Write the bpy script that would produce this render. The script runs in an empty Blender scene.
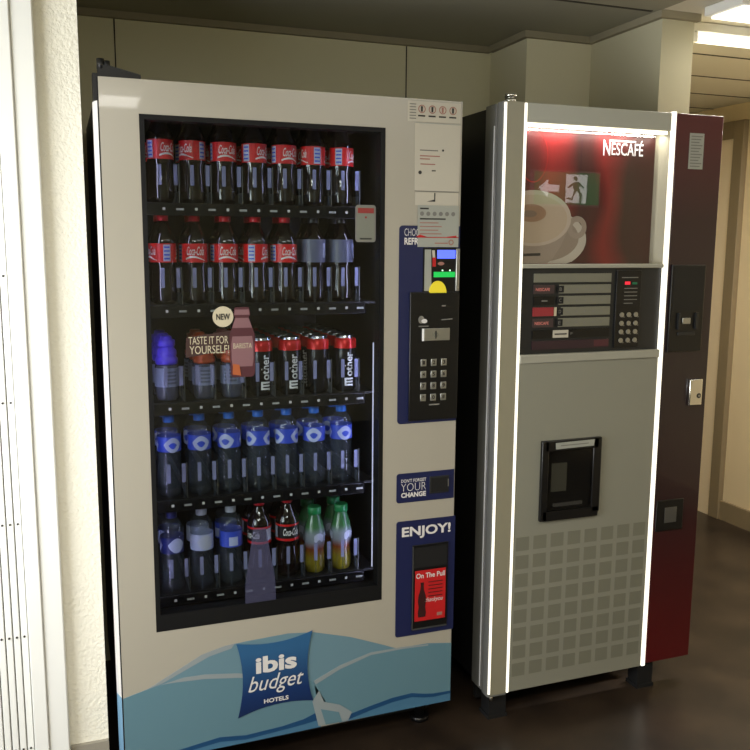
import bpy, bmesh, math, random
from mathutils import Vector, Matrix
random.seed(4)
S = bpy.context.scene
C = S.collection
PI = math.pi

# ------------------------------------------------------------------ camera
cd = bpy.data.cameras.new('camera'); cam = bpy.data.objects.new('camera', cd); C.objects.link(cam)
cd.sensor_width = 36; cd.lens = 851.155/750*36; cd.clip_start = .01
def cam_axes(yaw, pitch, roll):
    cy, sy, cp, sp, cr, sr = math.cos(yaw), math.sin(yaw), math.cos(pitch), math.sin(pitch), math.cos(roll), math.sin(roll)
    f = Vector((sy*cp, cy*cp, sp)); r = Vector((cy, -sy, 0)); u = r.cross(f)
    return r*cr+u*sr, u*cr-r*sr, f
r_, u_, f_ = cam_axes(math.radians(20.3332), math.radians(-8.7119), math.radians(.3937))
cam.matrix_world = Matrix(((r_[0], u_[0], -f_[0], -.1093), (r_[1], u_[1], -f_[1], -2.2006), (r_[2], u_[2], -f_[2], 1.4396), (0, 0, 0, 1)))
S.camera = cam
# ------------------------------------------------------------------ world, lights, exposure
w = bpy.data.worlds.new('world'); S.world = w; w.use_nodes = True
w.node_tree.nodes['Background'].inputs[0].default_value = (.75, .82, 1, 1)
w.node_tree.nodes['Background'].inputs[1].default_value = .3
S.view_settings.view_transform = 'Standard'; S.view_settings.look = 'None'
S.view_settings.exposure = 0; S.view_settings.gamma = 1; S.view_settings.use_curve_mapping = False
S.cycles.transparent_max_bounces = 32
def area(name, loc, direction, sx, sy, power, col):
    l = bpy.data.lights.new(name, 'AREA'); l.shape = 'RECTANGLE'; l.size = sx; l.size_y = sy; l.energy = power; l.color = col
    o = bpy.data.objects.new(name, l); C.objects.link(o); o.location = loc
    o.rotation_euler = Vector(direction).to_track_quat('-Z', 'Y').to_euler(); return o
area('window_daylight', (-1.36, -.95, 1.2), (1, .25, -.02), 1.2, 1.0, 27.5, (.93, .97, 1))
area('overhead_fill', (1.5, -1.45, 2.15), (0, .25, -1), 1.4, .3, 9.5, (1, .98, .94))  # added fill with no lamp behind it, evens out the machine fronts
area('upward_fill', (-1.35, -.95, .9), (1, .45, .75), 1.1, 1.0, 20, (.98, .98, 1))  # added fill, lifts the ceiling and back wall

FZ = -.045     # floor
CZ = 2.18      # ceiling

# ------------------------------------------------------------------ materials
def lin(c): return tuple((v/255/12.92 if v/255 <= .04045 else ((v/255+.055)/1.055)**2.4) for v in c)+(1,)
MATS = {}
def mat(name, rgb, rough=.5, metal=0, emit=0, spec=.5, bump=0, bscale=60, noise=0, nscale=4, coat=0, rgb2=None):
    if name in MATS: return MATS[name]
    m = bpy.data.materials.new(name); m.use_nodes = True; nt = m.node_tree; b = nt.nodes['Principled BSDF']
    b.inputs['Base Color'].default_value = lin(rgb); b.inputs['Roughness'].default_value = rough
    b.inputs['Metallic'].default_value = metal; b.inputs['Specular IOR Level'].default_value = spec
    b.inputs['Coat Weight'].default_value = coat; b.inputs['Coat Roughness'].default_value = .04
    if emit:
        b.inputs['Emission Color'].default_value = lin(rgb); b.inputs['Emission Strength'].default_value = emit
    if bump or rgb2:
        tc = nt.nodes.new('ShaderNodeTexCoord')
    if bump:
        n = nt.nodes.new('ShaderNodeTexNoise'); n.inputs['Scale'].default_value = bscale; n.inputs['Detail'].default_value = 6
        bp = nt.nodes.new('ShaderNodeBump'); bp.inputs['Strength'].default_value = bump; bp.inputs['Distance'].default_value = .004
        nt.links.new(tc.outputs['Object'], n.inputs['Vector']); nt.links.new(n.outputs['Fac'], bp.inputs['Height']); nt.links.new(bp.outputs['Normal'], b.inputs['Normal'])
    if rgb2:
        n = nt.nodes.new('ShaderNodeTexNoise'); n.inputs['Scale'].default_value = nscale; n.inputs['Detail'].default_value = 5
        cr = nt.nodes.new('ShaderNodeValToRGB'); cr.color_ramp.elements[0].position = .35; cr.color_ramp.elements[1].position = .68
        cr.color_ramp.elements[0].color = lin(rgb); cr.color_ramp.elements[1].color = lin(rgb2)
        nt.links.new(tc.outputs['Object'], n.inputs['Vector']); nt.links.new(n.outputs['Fac'], cr.inputs['Fac']); nt.links.new(cr.outputs['Color'], b.inputs['Base Color'])
    MATS[name] = m; return m
def clear(name, tint, rough=.03, ior=1.45, body=0.0, bodycol=(200, 210, 230)):
    """thin clear sheet: see-through with a Fresnel reflection, optionally a milky share"""
    m = bpy.data.materials.new(name); m.use_nodes = True; nt = m.node_tree; nt.nodes.clear()
    out = nt.nodes.new('ShaderNodeOutputMaterial'); t = nt.nodes.new('ShaderNodeBsdfTransparent'); g = nt.nodes.new('ShaderNodeBsdfGlossy')
    fr = nt.nodes.new('ShaderNodeFresnel'); mx = nt.nodes.new('ShaderNodeMixShader')
    t.inputs['Color'].default_value = tint; g.inputs['Roughness'].default_value = rough; fr.inputs['IOR'].default_value = ior
    src = t
    if body:
        d = nt.nodes.new('ShaderNodeBsdfDiffuse'); d.inputs['Color'].default_value = lin(bodycol)
        m2 = nt.nodes.new('ShaderNodeMixShader'); m2.inputs[0].default_value = body
        nt.links.new(t.outputs[0], m2.inputs[1]); nt.links.new(d.outputs[0], m2.inputs[2]); src = m2
    ge = nt.nodes.new('ShaderNodeNewGeometry'); ml = nt.nodes.new('ShaderNodeMath'); ml.operation = 'MULTIPLY'; inv = nt.nodes.new('ShaderNodeMath'); inv.operation = 'SUBTRACT'; inv.inputs[0].default_value = 1
    nt.links.new(ge.outputs['Backfacing'], inv.inputs[1]); nt.links.new(fr.outputs[0], ml.inputs[0]); nt.links.new(inv.outputs[0], ml.inputs[1])   # the inner face adds no second mirror
    nt.links.new(ml.outputs[0], mx.inputs[0]); nt.links.new(src.outputs[0], mx.inputs[1]); nt.links.new(g.outputs[0], mx.inputs[2]); nt.links.new(mx.outputs[0], out.inputs[0])
    MATS[name] = m; return m
def ramp_z(name, stops, z0, z1, rough=.25, coat=0, axis=2, wob=0):
    """printed colour fade along an object axis"""
    m = bpy.data.materials.new(name); m.use_nodes = True; nt = m.node_tree; b = nt.nodes['Principled BSDF']
    tc = nt.nodes.new('ShaderNodeTexCoord'); sp = nt.nodes.new('ShaderNodeSeparateXYZ'); mr = nt.nodes.new('ShaderNodeMapRange'); cr = nt.nodes.new('ShaderNodeValToRGB')
    mr.inputs['From Min'].default_value = z0; mr.inputs['From Max'].default_value = z1
    nt.links.new(tc.outputs['Object'], sp.inputs[0]); nt.links.new(sp.outputs[axis], mr.inputs['Value']); nt.links.new(mr.outputs[0], cr.inputs['Fac'])
    e = cr.color_ramp.elements
    while len(e) < len(stops): e.new(.5)
    for i, (p, c) in enumerate(stops): e[i].position = p; e[i].color = lin(c)
    nt.links.new(cr.outputs['Color'], b.inputs['Base Color']); b.inputs['Roughness'].default_value = rough; b.inputs['Coat Weight'].default_value = coat
    MATS[name] = m; return m

mat('beige_panel', (170, 164, 149), .3, coat=.25)
mat('white_trim', (235, 232, 228), .3)
mat('edge_blue', (128, 170, 200), .3)
mat('black_metal', (16, 16, 17), .45)
mat('rail_black', (26, 26, 29), .2, metal=.4)
mat('interior_black', (15, 15, 16), .55)
mat('black_plastic', (17, 17, 18), .3)
mat('dark_plastic', (36, 37, 38), .35)
mat('frame_black', (11, 11, 12), .6, spec=.3)
mat('black_matte', (10, 10, 11), .7)
mat('navy', (29, 35, 74), .35)
mat('white_print', (220, 216, 212), .5)
mat('grey_body', (122, 124, 112), .5)
mat('sticker_red', (140, 48, 44), .5)
mat('tag_print', (176, 176, 172), .5)
mat('grey_print', (120, 118, 112), .6)
mat('dark_print', (48, 46, 44), .6)
mat('pink_print', (160, 112, 100), .6)
mat('red_print', (190, 32, 34), .4)
mat('paper', (190, 184, 168), .7)
mat('paper_grey', (158, 160, 150), .55)
mat('silver', (176, 176, 170), .32, metal=.85)
mat('silver_dark', (120, 122, 122), .35, metal=.8)
mat('side_grey', (124, 124, 120), .35, metal=.2)
mat('chrome', (225, 225, 222), .12, metal=1)
mat('grey_panel', (139, 138, 124), .45)
mat('grey_panel_light', (160, 158, 144), .4)
mat('brown_strip', (66, 52, 52), .4)
mat('red_strip', (150, 48, 54), .4)
mat('dark_maroon', (52, 34, 40), .4)
mat('header_grey', (170, 170, 158), .4)
mat('tile_print', (120, 119, 104), .45)
mat('strip_print', (128, 128, 110), .45)
mat('led_white', (255, 250, 235), emit=1.15)
mat('led_bar', (255, 248, 225), emit=1.8)
mat('led_cool', (205, 205, 255), emit=40)
mat('led_fill', (215, 212, 255), emit=22)
mat('led_thin', (215, 215, 245), emit=.8)
mat('tube_light', (255, 248, 230), emit=2.2)
mat('screen_blue', (90, 110, 255), emit=.9)
mat('screen_green', (20, 170, 70), emit=.8)
mat('screen_white', (200, 255, 220), emit=1.2)
mat('amber_glow', (214, 196, 50), .3, emit=.35)
mat('led_red', (230, 40, 60), emit=.8)
mat('led_green_dim', (20, 90, 60), emit=.3)
mat('wall_plaster', (247, 243, 226), .75, bump=.9, bscale=110)
mat('wall_cream', (222, 216, 186), .7)
mat('wall_pillar', (200, 194, 164), .7)
mat('column_grey', (146, 141, 120), .4)
mat('wall_olive', (226, 221, 188), .7)
mat('wall_tan', (218, 198, 160), .7)
mat('door_tan', (226, 206, 172), .6)
mat('frame_brown', (132, 116, 88), .6)
mat('ceiling_plank', (222, 216, 198), .6)
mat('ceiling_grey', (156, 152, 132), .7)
mat('groove', (58, 52, 40), .8)
mat('cornice', (150, 142, 118), .7)
mat('base_grey', (150, 144, 130), .6)
mat('frame_white', (240, 240, 234), .35)
mat('floor_stone', (32, 25, 20), .34, rgb2=(54, 43, 33), nscale=5)
mat('cola_body', (24, 14, 12), .08, spec=.7, coat=.5)
mat('cap_red', (214, 28, 44), .35)
mat('cap_dark', (18, 18, 20), .35)
mat('cola_label', (216, 26, 30), .35)
mat('zero_label', (20, 20, 22), .35)
mat('script_white', (240, 236, 232), .5)
mat('panel_lilac', (190, 196, 220), .5)
mat('grey_label', (96, 100, 122), .4)
mat('cap_blue', (26, 110, 214), .35)
mat('cap_navy', (26, 36, 110), .35)
mat('cap_white', (200, 206, 226), .35)
mat('water_label', (58, 84, 208), .35)
mat('water_label_pale', (190, 200, 236), .4)
mat('cap_green', (30, 130, 74), .35)
mat('purple', (92, 70, 240), .35)
mat('orange', (206, 92, 52), .35)
mat('cap_salmon', (214, 128, 120), .35)
mat('sport_body', (74, 78, 96), .2, coat=.4)
mat('sport_label', (136, 146, 176), .4)
mat('can_black', (20, 20, 26), .22, metal=.3)
mat('can_red', (206, 26, 28), .25, metal=.3)
mat('can_rim', (200, 200, 205), .2, metal=1)
mat('bright_white', (245, 245, 245), .5)
mat('exit_green', (10, 110, 66), emit=4.5)
mat('exit_white', (240, 250, 242), emit=4)
mat('sticker_brown', (58, 36, 32), .5)
mat('sticker_cream', (196, 186, 158), .5)
mat('sticker_pink', (128, 92, 96), .5)
mat('sticker_maroon', (78, 38, 44), .5)
mat('sticker_amber', (170, 90, 50), .5)
mat('wave_front', (96, 130, 142), .35)
mat('wave_back', (104, 135, 147), .35)
mat('wave_pale', (142, 151, 153), .35)
mat('wave_deep', (30, 72, 112), .35)
mat('wave_low', (72, 115, 144), .35)
mat('cup_rim', (196, 182, 166), .5)
mat('cup_shade_soft', (150, 136, 122), .5)
mat('milk', (190, 172, 150), .5)
mat('coffee_ring', (158, 126, 100), .5)
mat('cup_china', (160, 146, 132), .5)
mat('cup_shade', (132, 112, 96), .5)
mat('saucer', (196, 188, 174), .5)
mat('poster_red', (165, 24, 26), .5)
mat('poster_bright', (196, 34, 34), .5)
mat('poster_dark', (92, 20, 20), .5)
mat('poster_black', (52, 18, 18), .5)
mat('cream_side', (150, 144, 122), .4)
ramp_z('red_column_print', [(0, (92, 14, 18)), (.14, (78, 14, 18)), (.36, (44, 22, 26)), (.6, (38, 28, 31)), (.85, (48, 28, 34)), (1, (84, 36, 42))], 0, 1.84, .28, .3)  # printed fade, with some reflections mixed into its tones
ramp_z('poster_swirl', [(0, (74, 20, 20)), (.14, (110, 24, 26)), (.24, (158, 30, 32)), (.34, (124, 24, 26)), (.42, (58, 17, 18)), (.54, (70, 17, 18)), (.66, (132, 24, 26)), (.74, (112, 22, 24)), (.84, (54, 20, 18)), (1, (64, 20, 20))], 1.165-1.42, 1.637-1.42, .5, 0, 0)
_m = MATS['poster_swirl']; _nt = _m.node_tree; _mr = [n for n in _nt.nodes if n.type == 'MAP_RANGE'][0]; _sp = [n for n in _nt.nodes if n.type == 'SEPXYZ'][0]; _tc = [n for n in _nt.nodes if n.type == 'TEX_COORD'][0]
_no = _nt.nodes.new('ShaderNodeTexNoise'); _no.inputs['Scale'].default_value = 4.5; _no.inputs['Detail'].default_value = 0
_ma = _nt.nodes.new('ShaderNodeMath'); _ma.operation = 'MULTIPLY_ADD'; _ma.inputs[1].default_value = .16
_sb = _nt.nodes.new('ShaderNodeMath'); _sb.operation = 'SUBTRACT'; _sb.inputs[1].default_value = .08
_nt.links.new(_tc.outputs['Object'], _no.inputs['Vector']); _nt.links.new(_no.outputs['Fac'], _ma.inputs[0]); _nt.links.new(_sp.outputs[0], _ma.inputs[2]); _nt.links.new(_ma.outputs[0], _sb.inputs[0]); _nt.links.new(_sb.outputs[0], _mr.inputs['Value'])
ramp_z('juice_print', [(0, (130, 118, 30)), (.25, (140, 124, 30)), (.42, (140, 66, 30)), (.55, (140, 146, 160)), (.68, (140, 150, 160)), (.8, (64, 118, 72)), (1, (50, 104, 64))], 0, .175, .25, .5)
ramp_z('pillow_print', [(0, (14, 28, 62)), (.45, (24, 50, 98)), (1, (48, 94, 136))], .13, .36, .35)
clear('window_glass', (.80, .83, .83, 1), .02, 1.5)
clear('poster_glass', (.96, .96, .96, 1), .015, 1.7)
clear('bottle_clear', (.90, .92, .95, 1), .09, 1.6, .05, (160, 175, 190))
clear('bottle_deep', (.62, .66, .86, 1), .06, 1.5, .08, (90, 100, 190))
clear('smoked_door', (.7, .7, .7, 1), .08, 1.5)
clear('reflection_tint', (.8, .8, .9, 1), .1, 1.5, .5, (180, 184, 224))  # pale tint painted for reflected daylight
clear('pale_reflection', (.8, .8, .88, 1), .2, 1.4, .2, (110, 110, 140))

# ------------------------------------------------------------------ mesh builder
TEXTCACHE = {}
def text_mesh(s, bold=0, shear=0):
    k = (s, bold, shear)
    if k not in TEXTCACHE:
        cu = bpy.data.curves.new('t', 'FONT'); cu.body = s; cu.size = 1; cu.offset = bold; cu.shear = shear; cu.resolution_u = 3; cu.fill_mode = 'FRONT'
        o = bpy.data.objects.new('t', cu); C.objects.link(o); bpy.context.view_layer.update()
        me = bpy.data.meshes.new_from_object(o)
        vs = [(v.co.x, v.co.y) for v in me.vertices]; fs = [tuple(p.vertices) for p in me.polygons]
        bpy.data.objects.remove(o); bpy.data.curves.remove(cu); bpy.data.meshes.remove(me)
        x0 = min(v[0] for v in vs); x1 = max(v[0] for v in vs); y0 = min(v[1] for v in vs); y1 = max(v[1] for v in vs)
        TEXTCACHE[k] = ([((v[0]-x0)/(x1-x0), (v[1]-y0)/(y1-y0)) for v in vs], fs)
    return TEXTCACHE[k]
class MB:
    def __init__(s): s.bm = bmesh.new(); s.m = []
    def mi(s, m):
        if m not in s.m: s.m.append(m)
        return s.m.index(m)
    def _fin(s, verts, m, smooth=False):
        i = s.mi(m)
        for f in {f for v in verts for f in v.link_faces}: f.material_index = i; f.smooth = smooth
    def box(s, x0, x1, y0, y1, z0, z1, m, bev=0, seg=2):
        r = bmesh.ops.create_cube(s.bm, size=1); vs = r['verts']
        for v in vs: v.co = Vector(((x0+x1)/2+v.co.x*(x1-x0), (y0+y1)/2+v.co.y*(y1-y0), (z0+z1)/2+v.co.z*(z1-z0)))
        if bev:
            es = list({e for v in vs for e in v.link_edges})
            bm2 = bmesh.ops.bevel(s.bm, geom=es, offset=bev, segments=seg, profile=.5, affect='EDGES')
            i = s.mi(m)
            for f in bm2['faces']: f.material_index = i; f.smooth = True
            vs = [v for v in vs if v.is_valid]
            for f in {f for v in bm2['verts'] for f in v.link_faces}: f.material_index = i
        else: s._fin(vs, m)
        return s
    def prism(s, pts, z0, z1, m):            # xy outline raised from z0 to z1
        a = [s.bm.verts.new((x, y, z0)) for x, y in pts]; b = [s.bm.verts.new((x, y, z1)) for x, y in pts]
        n = len(pts); s.bm.faces.new(a[::-1]); s.bm.faces.new(b)
        for i in range(n): s.bm.faces.new((a[i], a[(i+1) % n], b[(i+1) % n], b[i]))
        s._fin(a+b, m); return s
    def plate(s, pts, y, m, t=.0006):         # xz outline, front at y, thickness t behind
        a = [s.bm.verts.new((x, y, z)) for x, z in pts]; b = [s.bm.verts.new((x, y+t, z)) for x, z in pts]
        n = len(pts); s.bm.faces.new(a); s.bm.faces.new(b[::-1])
        for i in range(n): s.bm.faces.new((a[i], b[i], b[(i+1) % n], a[(i+1) % n]))
        s._fin(a+b, m)
        for f in {f for v in a+b for f in v.link_faces}: f.normal_update()
        bmesh.ops.triangulate(s.bm, faces=[f for f in {f for v in a+b for f in v.link_faces} if len(f.verts) > 4])
        return s
    def lathe(s, prof, m, c=(0, 0), seg=24, smooth=True, closed=True):
        rings = []
        for z, r in prof:
            rings.append([s.bm.verts.new((c[0]+r*math.cos(2*PI*i/seg), c[1]+r*math.sin(2*PI*i/seg), z)) for i in range(seg)])
        i0 = s.mi(m)
        for a, b in zip(rings, rings[1:]):
            for i in range(seg):
                f = s.bm.faces.new((a[i], a[(i+1) % seg], b[(i+1) % seg], b[i])); f.smooth = smooth; f.material_index = i0
        if closed:
            for f in (s.bm.faces.new(rings[0][::-1]), s.bm.faces.new(rings[-1])): f.material_index = i0
        return s
    def cyl(s, p0, p1, r, m, seg=16, r2=None):
        p0 = Vector(p0); p1 = Vector(p1); d = p1-p0
        q = bmesh.ops.create_cone(s.bm, cap_ends=True, segments=seg, radius1=r, radius2=r if r2 is None else r2, depth=d.length)
        M = Matrix.Translation((p0+p1)/2) @ d.to_track_quat('Z', 'Y').to_matrix().to_4x4()
        for v in q['verts']: v.co = M @ v.co
        s._fin(q['verts'], m)
        for f in {f for v in q['verts'] for f in v.link_faces}: f.smooth = len(f.verts) == 4
        return s
    def disc(s, cx, cz, rx, rz, y, m, seg=28, t=.0006, a0=0, a1=360):
        full = a1-a0 >= 360
        pts = [(cx+rx*math.cos(math.radians(a0+(a1-a0)*i/seg)), cz+rz*math.sin(math.radians(a0+(a1-a0)*i/seg))) for i in range(seg+(0 if full else 1))]
        return s.plate(pts, y, m, t)
    def ring(s, cx, cz, r0, r1, y, m, seg=20, sq=1):
        i0 = s.mi(m)
        a = [s.bm.verts.new((cx+r0*math.cos(2*PI*i/seg), y, cz+sq*r0*math.sin(2*PI*i/seg))) for i in range(seg)]
        b = [s.bm.verts.new((cx+r1*math.cos(2*PI*i/seg), y, cz+sq*r1*math.sin(2*PI*i/seg))) for i in range(seg)]
        for i in range(seg): s.bm.faces.new((a[i], b[i], b[(i+1) % seg], a[(i+1) % seg])).material_index = i0
        return s
    def text(s, t, x0, x1, z0, z1, y, m, bold=0, shear=0, flip=1):
        vs, fs = text_mesh(t, bold, shear); i0 = s.mi(m)
        n = [s.bm.verts.new((x0+u*(x1-x0), y, z0+v*(z1-z0))) for u, v in vs]
        for f in fs:
            try: s.bm.faces.new([n[k] for k in f]).material_index = i0
            except ValueError: pass
        return s
    def wraptext(s, t, r, ang, width, z0, z1, m, bold=0, shear=0, vertical=False):
        """lettering bent round a bottle; ang 0 faces -y"""
        vs, fs = text_mesh(t, bold, shear); i0 = s.mi(m); n = []
        for u, v in vs:
            if vertical: a = ang+(.5-v)*width/r; z = z0+u*(z1-z0)
            else: a = ang+(u-.5)*width/r; z = z0+v*(z1-z0)
            n.append(s.bm.verts.new((r*math.sin(a), -r*math.cos(a), z)))
        for f in fs:
            try: s.bm.faces.new([n[k] for k in f]).material_index = i0
            except ValueError: pass
        return s
    def wrappatch(s, r, a0, a1, z0, z1, m, n=6, shape=None):
        i0 = s.mi(m); L = []; U = []
        for i in range(n+1):
            a = a0+(a1-a0)*i/n; lo, hi = (z0, z1) if shape is None else shape(i/n)
            L.append(s.bm.verts.new((r*math.sin(a), -r*math.cos(a), lo))); U.append(s.bm.verts.new((r*math.sin(a), -r*math.cos(a), hi)))
        for i in range(n): s.bm.faces.new((L[i], L[i+1], U[i+1], U[i])).material_index = i0
        return s
    def build(s, name, parent=None, org=None):
        me = bpy.data.meshes.new(name)
        pass
        if org is not None:
            for v in s.bm.verts: v.co -= Vector(org)
        s.bm.to_mesh(me); s.bm.free()
        for m in s.m: me.materials.append(MATS[m])
        o = bpy.data.objects.new(name, me); C.objects.link(o)
        if parent is not None:
            o.parent = parent; ORG[o.name] = ORG[parent.name]
        return o
ORG = {}
def thing(name, label, cat, loc=(0, 0, 0), group=None):
    o = bpy.data.objects.new(name, None); C.objects.link(o); o.location = loc; o.empty_display_size = .1
    o['label'] = label; o['category'] = cat
    if group: o['group'] = group
    ORG[o.name] = Vector(loc); return o
def part(mb, name, parent, label=None):
    o = mb.build(name, parent, ORG[parent.name])
    if label: o['label'] = label
    return o
def solo(mb, name, label, cat, group=None):
    o = mb.build(name); o['label'] = label; o['category'] = cat
    if group: o['group'] = group
    return o
def struct(mb, name, label=None):
    o = mb.build(name); o['kind'] = 'structure'
    if label: o['label'] = label; 
    return o
def copy_tree(o, parent=None):
    c = o.copy(); C.objects.link(c)
    if parent is not None: c.parent = parent
    for ch in list(o.children): copy_tree(ch, c)
    return c

# ================================================================== SETTING
struct(MB().box(-1.5, 3.27, -4.5, 3.6, FZ-.1, FZ, 'floor_stone'), 'floor')
cb = MB()
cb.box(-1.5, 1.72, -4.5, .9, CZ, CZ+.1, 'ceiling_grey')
cb.box(1.72, 3.27, -4.5, 3.6, CZ, CZ+.1, 'ceiling_plank')
for y in [-.30, .42, .60, .95, 1.3, 1.65, 2.0, 2.35, 2.7]: cb.box(1.85, 3.27, y, y+.012, CZ-.0015, CZ, 'groove')
for y in (-.42, .165): cb.box(-.04, 1.70, y, y+.012, CZ-.0015, CZ, 'groove')
struct(cb, 'ceiling')
# left front wall with rough plaster
struct(MB().box(-1.5, -.04, .03, .95, FZ, CZ, 'wall_plaster'), 'wall_left_front')
struct(MB().box(-.135, -.04, .018, .03, FZ, .122, 'base_grey'), 'baseboard_left')
struct(MB().box(-.187, -.137, .0, .03, FZ, CZ, 'frame_white', .004), 'trim_1')
# alcove back wall made of boards
ab = MB().box(-.04, 1.47, .82, .95, FZ, CZ, 'wall_olive')
for x in (.098, 1.124): ab.box(x-.002, x+.002, .8185, .82, 1.2, CZ, 'groove')
struct(ab, 'wall_back')
struct(MB().box(-.04, 1.46, .80, .82, CZ-.022, CZ, 'cornice'), 'trim_2')
# pillars
struct(MB().box(1.47, 1.735, .55, .95, FZ, CZ, 'wall_cream'), 'wall_pillar_back')
struct(MB().box(1.735, 1.86, .16, 3.6, FZ, CZ, 'wall_pillar'), 'wall_pillar_front')
tb = MB().box(1.45, 1.735, .53, .55, CZ-.022, CZ, 'cornice').box(1.45, 1.47, .55, .80, CZ-.022, CZ, 'cornice').box(1.715, 1.735, .14, .53, CZ-.022, CZ, 'cornice').box(1.735, 1.87, .14, .16, CZ-.022, CZ, 'cornice')
struct(tb, 'trim_3')
# corridor
struct(MB().box(1.86, 3.27, 3.5, 3.6, FZ, CZ, 'wall_tan'), 'wall_corridor_end')
struct(MB().box(3.27, 3.37, -4.5, 3.6, FZ, CZ, 'wall_tan'), 'wall_right')
struct(MB().box(3.25, 3.27, -4.5, 1.385, FZ, .06, 'frame_brown'), 'baseboard_right')
d = struct(MB().box(3.245, 3.27, 1.455, 2.2, FZ, 2.0, 'door_tan'), 'door_1')
fr = MB().box(3.235, 3.27, 1.385, 1.455, FZ, 2.09, 'frame_brown', .003).box(3.235, 3.27, 1.455, 2.27, 2.0, 2.09, 'frame_brown').box(3.235, 3.27, 2.2, 2.27, FZ, 2.0, 'frame_brown')
struct(fr, 'trim_4')
# the room behind the camera
struct(MB().box(-1.5, 3.27, -4.6, -4.5, FZ, CZ, 'wall_olive'), 'wall_rear')
wl = MB().box(-1.5, -1.4, -4.5, -1.6, FZ, CZ, 'wall_cream').box(-1.5, -1.4, -.3, .03, FZ, CZ, 'wall_cream').box(-1.5, -1.4, -1.6, -.3, FZ, .2, 'wall_cream').box(-1.5, -1.4, -1.6, -.3, 2.06, CZ, 'wall_cream')
struct(wl, 'wall_left')
struct(MB().box(-1.47, -1.43, -1.6, -1.55, .2, 2.06, 'frame_white').box(-1.47, -1.43, -.35, -.3, .2, 2.06, 'frame_white').box(-1.47, -1.43, -1.55, -.35, .2, .25, 'frame_white').box(-1.47, -1.43, -1.55, -.35, 2.01, 2.06, 'frame_white').box(-1.47, -1.43, -.97, -.93, .25, 2.01, 'frame_white'), 'window_1')

# folding shutter at far left
sh = thing('folding_shutter', 'white folding shutter of narrow riveted slats at the left edge', 'shutter', (-.4, .0, FZ))
part(MB().box(-.222, -.187, -.006, .028, FZ, CZ-.01, 'frame_white', .003), 'stile', sh)
for k in range(8):
    x1 = -.224-k*.0178
    sl = part(MB().box(x1-.0152, x1, .004, .024, FZ+.01, CZ-.02, 'frame_white', .002), 'slat', sh)
    for z in (.15, .455, .75, 1.055, 1.36, 1.66, 1.96): part(MB().cyl((x1-.008, .004, z), (x1-.008, .0020, z), .0027, 'dark_print', 10), 'rivet', sl)

# ================================================================== CEILING LIGHTS
def luminaire(name, x0, x1, y, label, wide, pw, group=None):
    t = thing(name, label, 'ceiling light', ((x0+x1)/2, y, CZ))
    part(MB().box(x0, x1, y-wide/2, y+wide/2, CZ-.03, CZ-.001, 'frame_white', .003), 'housing', t)
    if wide > .1: part(MB().box(x0+.02, x1-.02, y-wide/2+.012, y+wide/2-.012, CZ-.037, CZ-.03, 'tube_light'), 'diffuser', t)
    else:
        for xe in (x0, x1-.03): part(MB().box(xe, xe+.03, y-.02, y+.02, CZ-.065, CZ-.03, 'frame_white', .003), 'end_cap', t)
        part(MB().cyl((x0+.03, y, CZ-.048), (x1-.03, y, CZ-.048), .014, 'tube_light'), 'tube', t)
    l = area('lamp_light', ((x0+x1)/2, y, CZ-.072), (0, 0, -1), x1-x0-.08, wide*.8, pw, (1, .96, .9)); l.parent = t; l.location = l.location-t.location
    return t
luminaire('ceiling_light', 1.82, 3.0, -.01, 'wide bright ceiling light panel nearest the top right corner', .16, 1.5)
luminaire('ceiling_light', 1.90, 3.1, .24, 'slim bare fluorescent batten behind the wide light panel', .05, 33)
luminaire('ceiling_light', -.95, .33, -2.2, 'fluorescent light reflected on the top left of the white machine door', .42, 38)

# exit sign hanging behind the viewer (mirrored in the poster glass)
ex = thing('exit_sign', 'green exit sign with white arrow and running figure, mirrored in the red poster', 'exit sign', (2.92, -2.5, CZ))
XA, XB, ZA, ZB, YS = 2.71, 3.19, 1.70, 1.90, -2.5
part(MB().box(XA-.012, XB+.012, YS-.04, YS, ZA-.012, ZB+.012, 'frame_white', .004), 'housing', ex)
def fplate(mb, pts, y, m):                # faces +y
    vs = [mb.bm.verts.new((x, y, z)) for x, z in pts]; f = mb.bm.faces.new(vs); f.material_index = mb.mi(m); f.normal_update(); bmesh.ops.triangulate(mb.bm, faces=[f])
eb = MB(); fplate(eb, [(XA, ZA), (XA, ZB), (XB, ZB), (XB, ZA)], YS+.001, 'exit_green'); part(eb, 'sign_face', ex)
eb = MB(); zc = (ZA+ZB)/2
fplate(eb, [(XA+.03, zc), (XA+.10, zc+.055), (XA+.10, zc+.022), (XA+.18, zc+.022), (XA+.18, zc-.022), (XA+.10, zc-.022), (XA+.10, zc-.055)], YS+.002, 'exit_white')
fplate(eb, [(XA+.23, ZA+.012), (XA+.23, ZB-.012), (XA+.385, ZB-.012), (XA+.385, ZA+.012)], YS+.002, 'exit_white')
part(eb, 'sign_symbol', ex)
eb = MB()
fplate(eb, [(XA+.30+.016*math.cos(a), ZB-.038+.016*math.sin(a)) for a in [i*PI/6 for i in range(12)]], YS+.003, 'exit_green')
for q in ([(.275, .135), (.32, .145), (.335, .09), (.29, .08)], [(.275, .135), (.28, .12), (.25, .10), (.243, .11)], [(.32, .145), (.315, .13), (.36, .10), (.367, .11)], [(.29, .09), (.31, .08), (.275, .04), (.24, .045), (.24, .033), (.285, .028)], [(.31, .09), (.335, .09), (.355, .055), (.345, .012), (.33, .015), (.335, .052)]):
    fplate(eb, [(XA+a, ZA+b) for a, b in q], YS+.003, 'exit_green')
part(eb, 'running_figure', ex)
for xe in (2.78, 3.06): part(MB().cyl((xe, YS-.02, ZB+.01), (xe, YS-.02, CZ), .004, 'silver'), 'hanger', ex)

# ================================================================== DRINKS MACHINE
VM = thing('vending_machine', 'tall white and black drinks vending machine with glass front and blue pillow graphic', 'vending machine', (.48, .4, FZ))
W, H, ZB0 = .9585, 1.83, .056
wx0, wx1, wz0, wz1 = .0913, .7315, .4161, 1.7492
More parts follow.
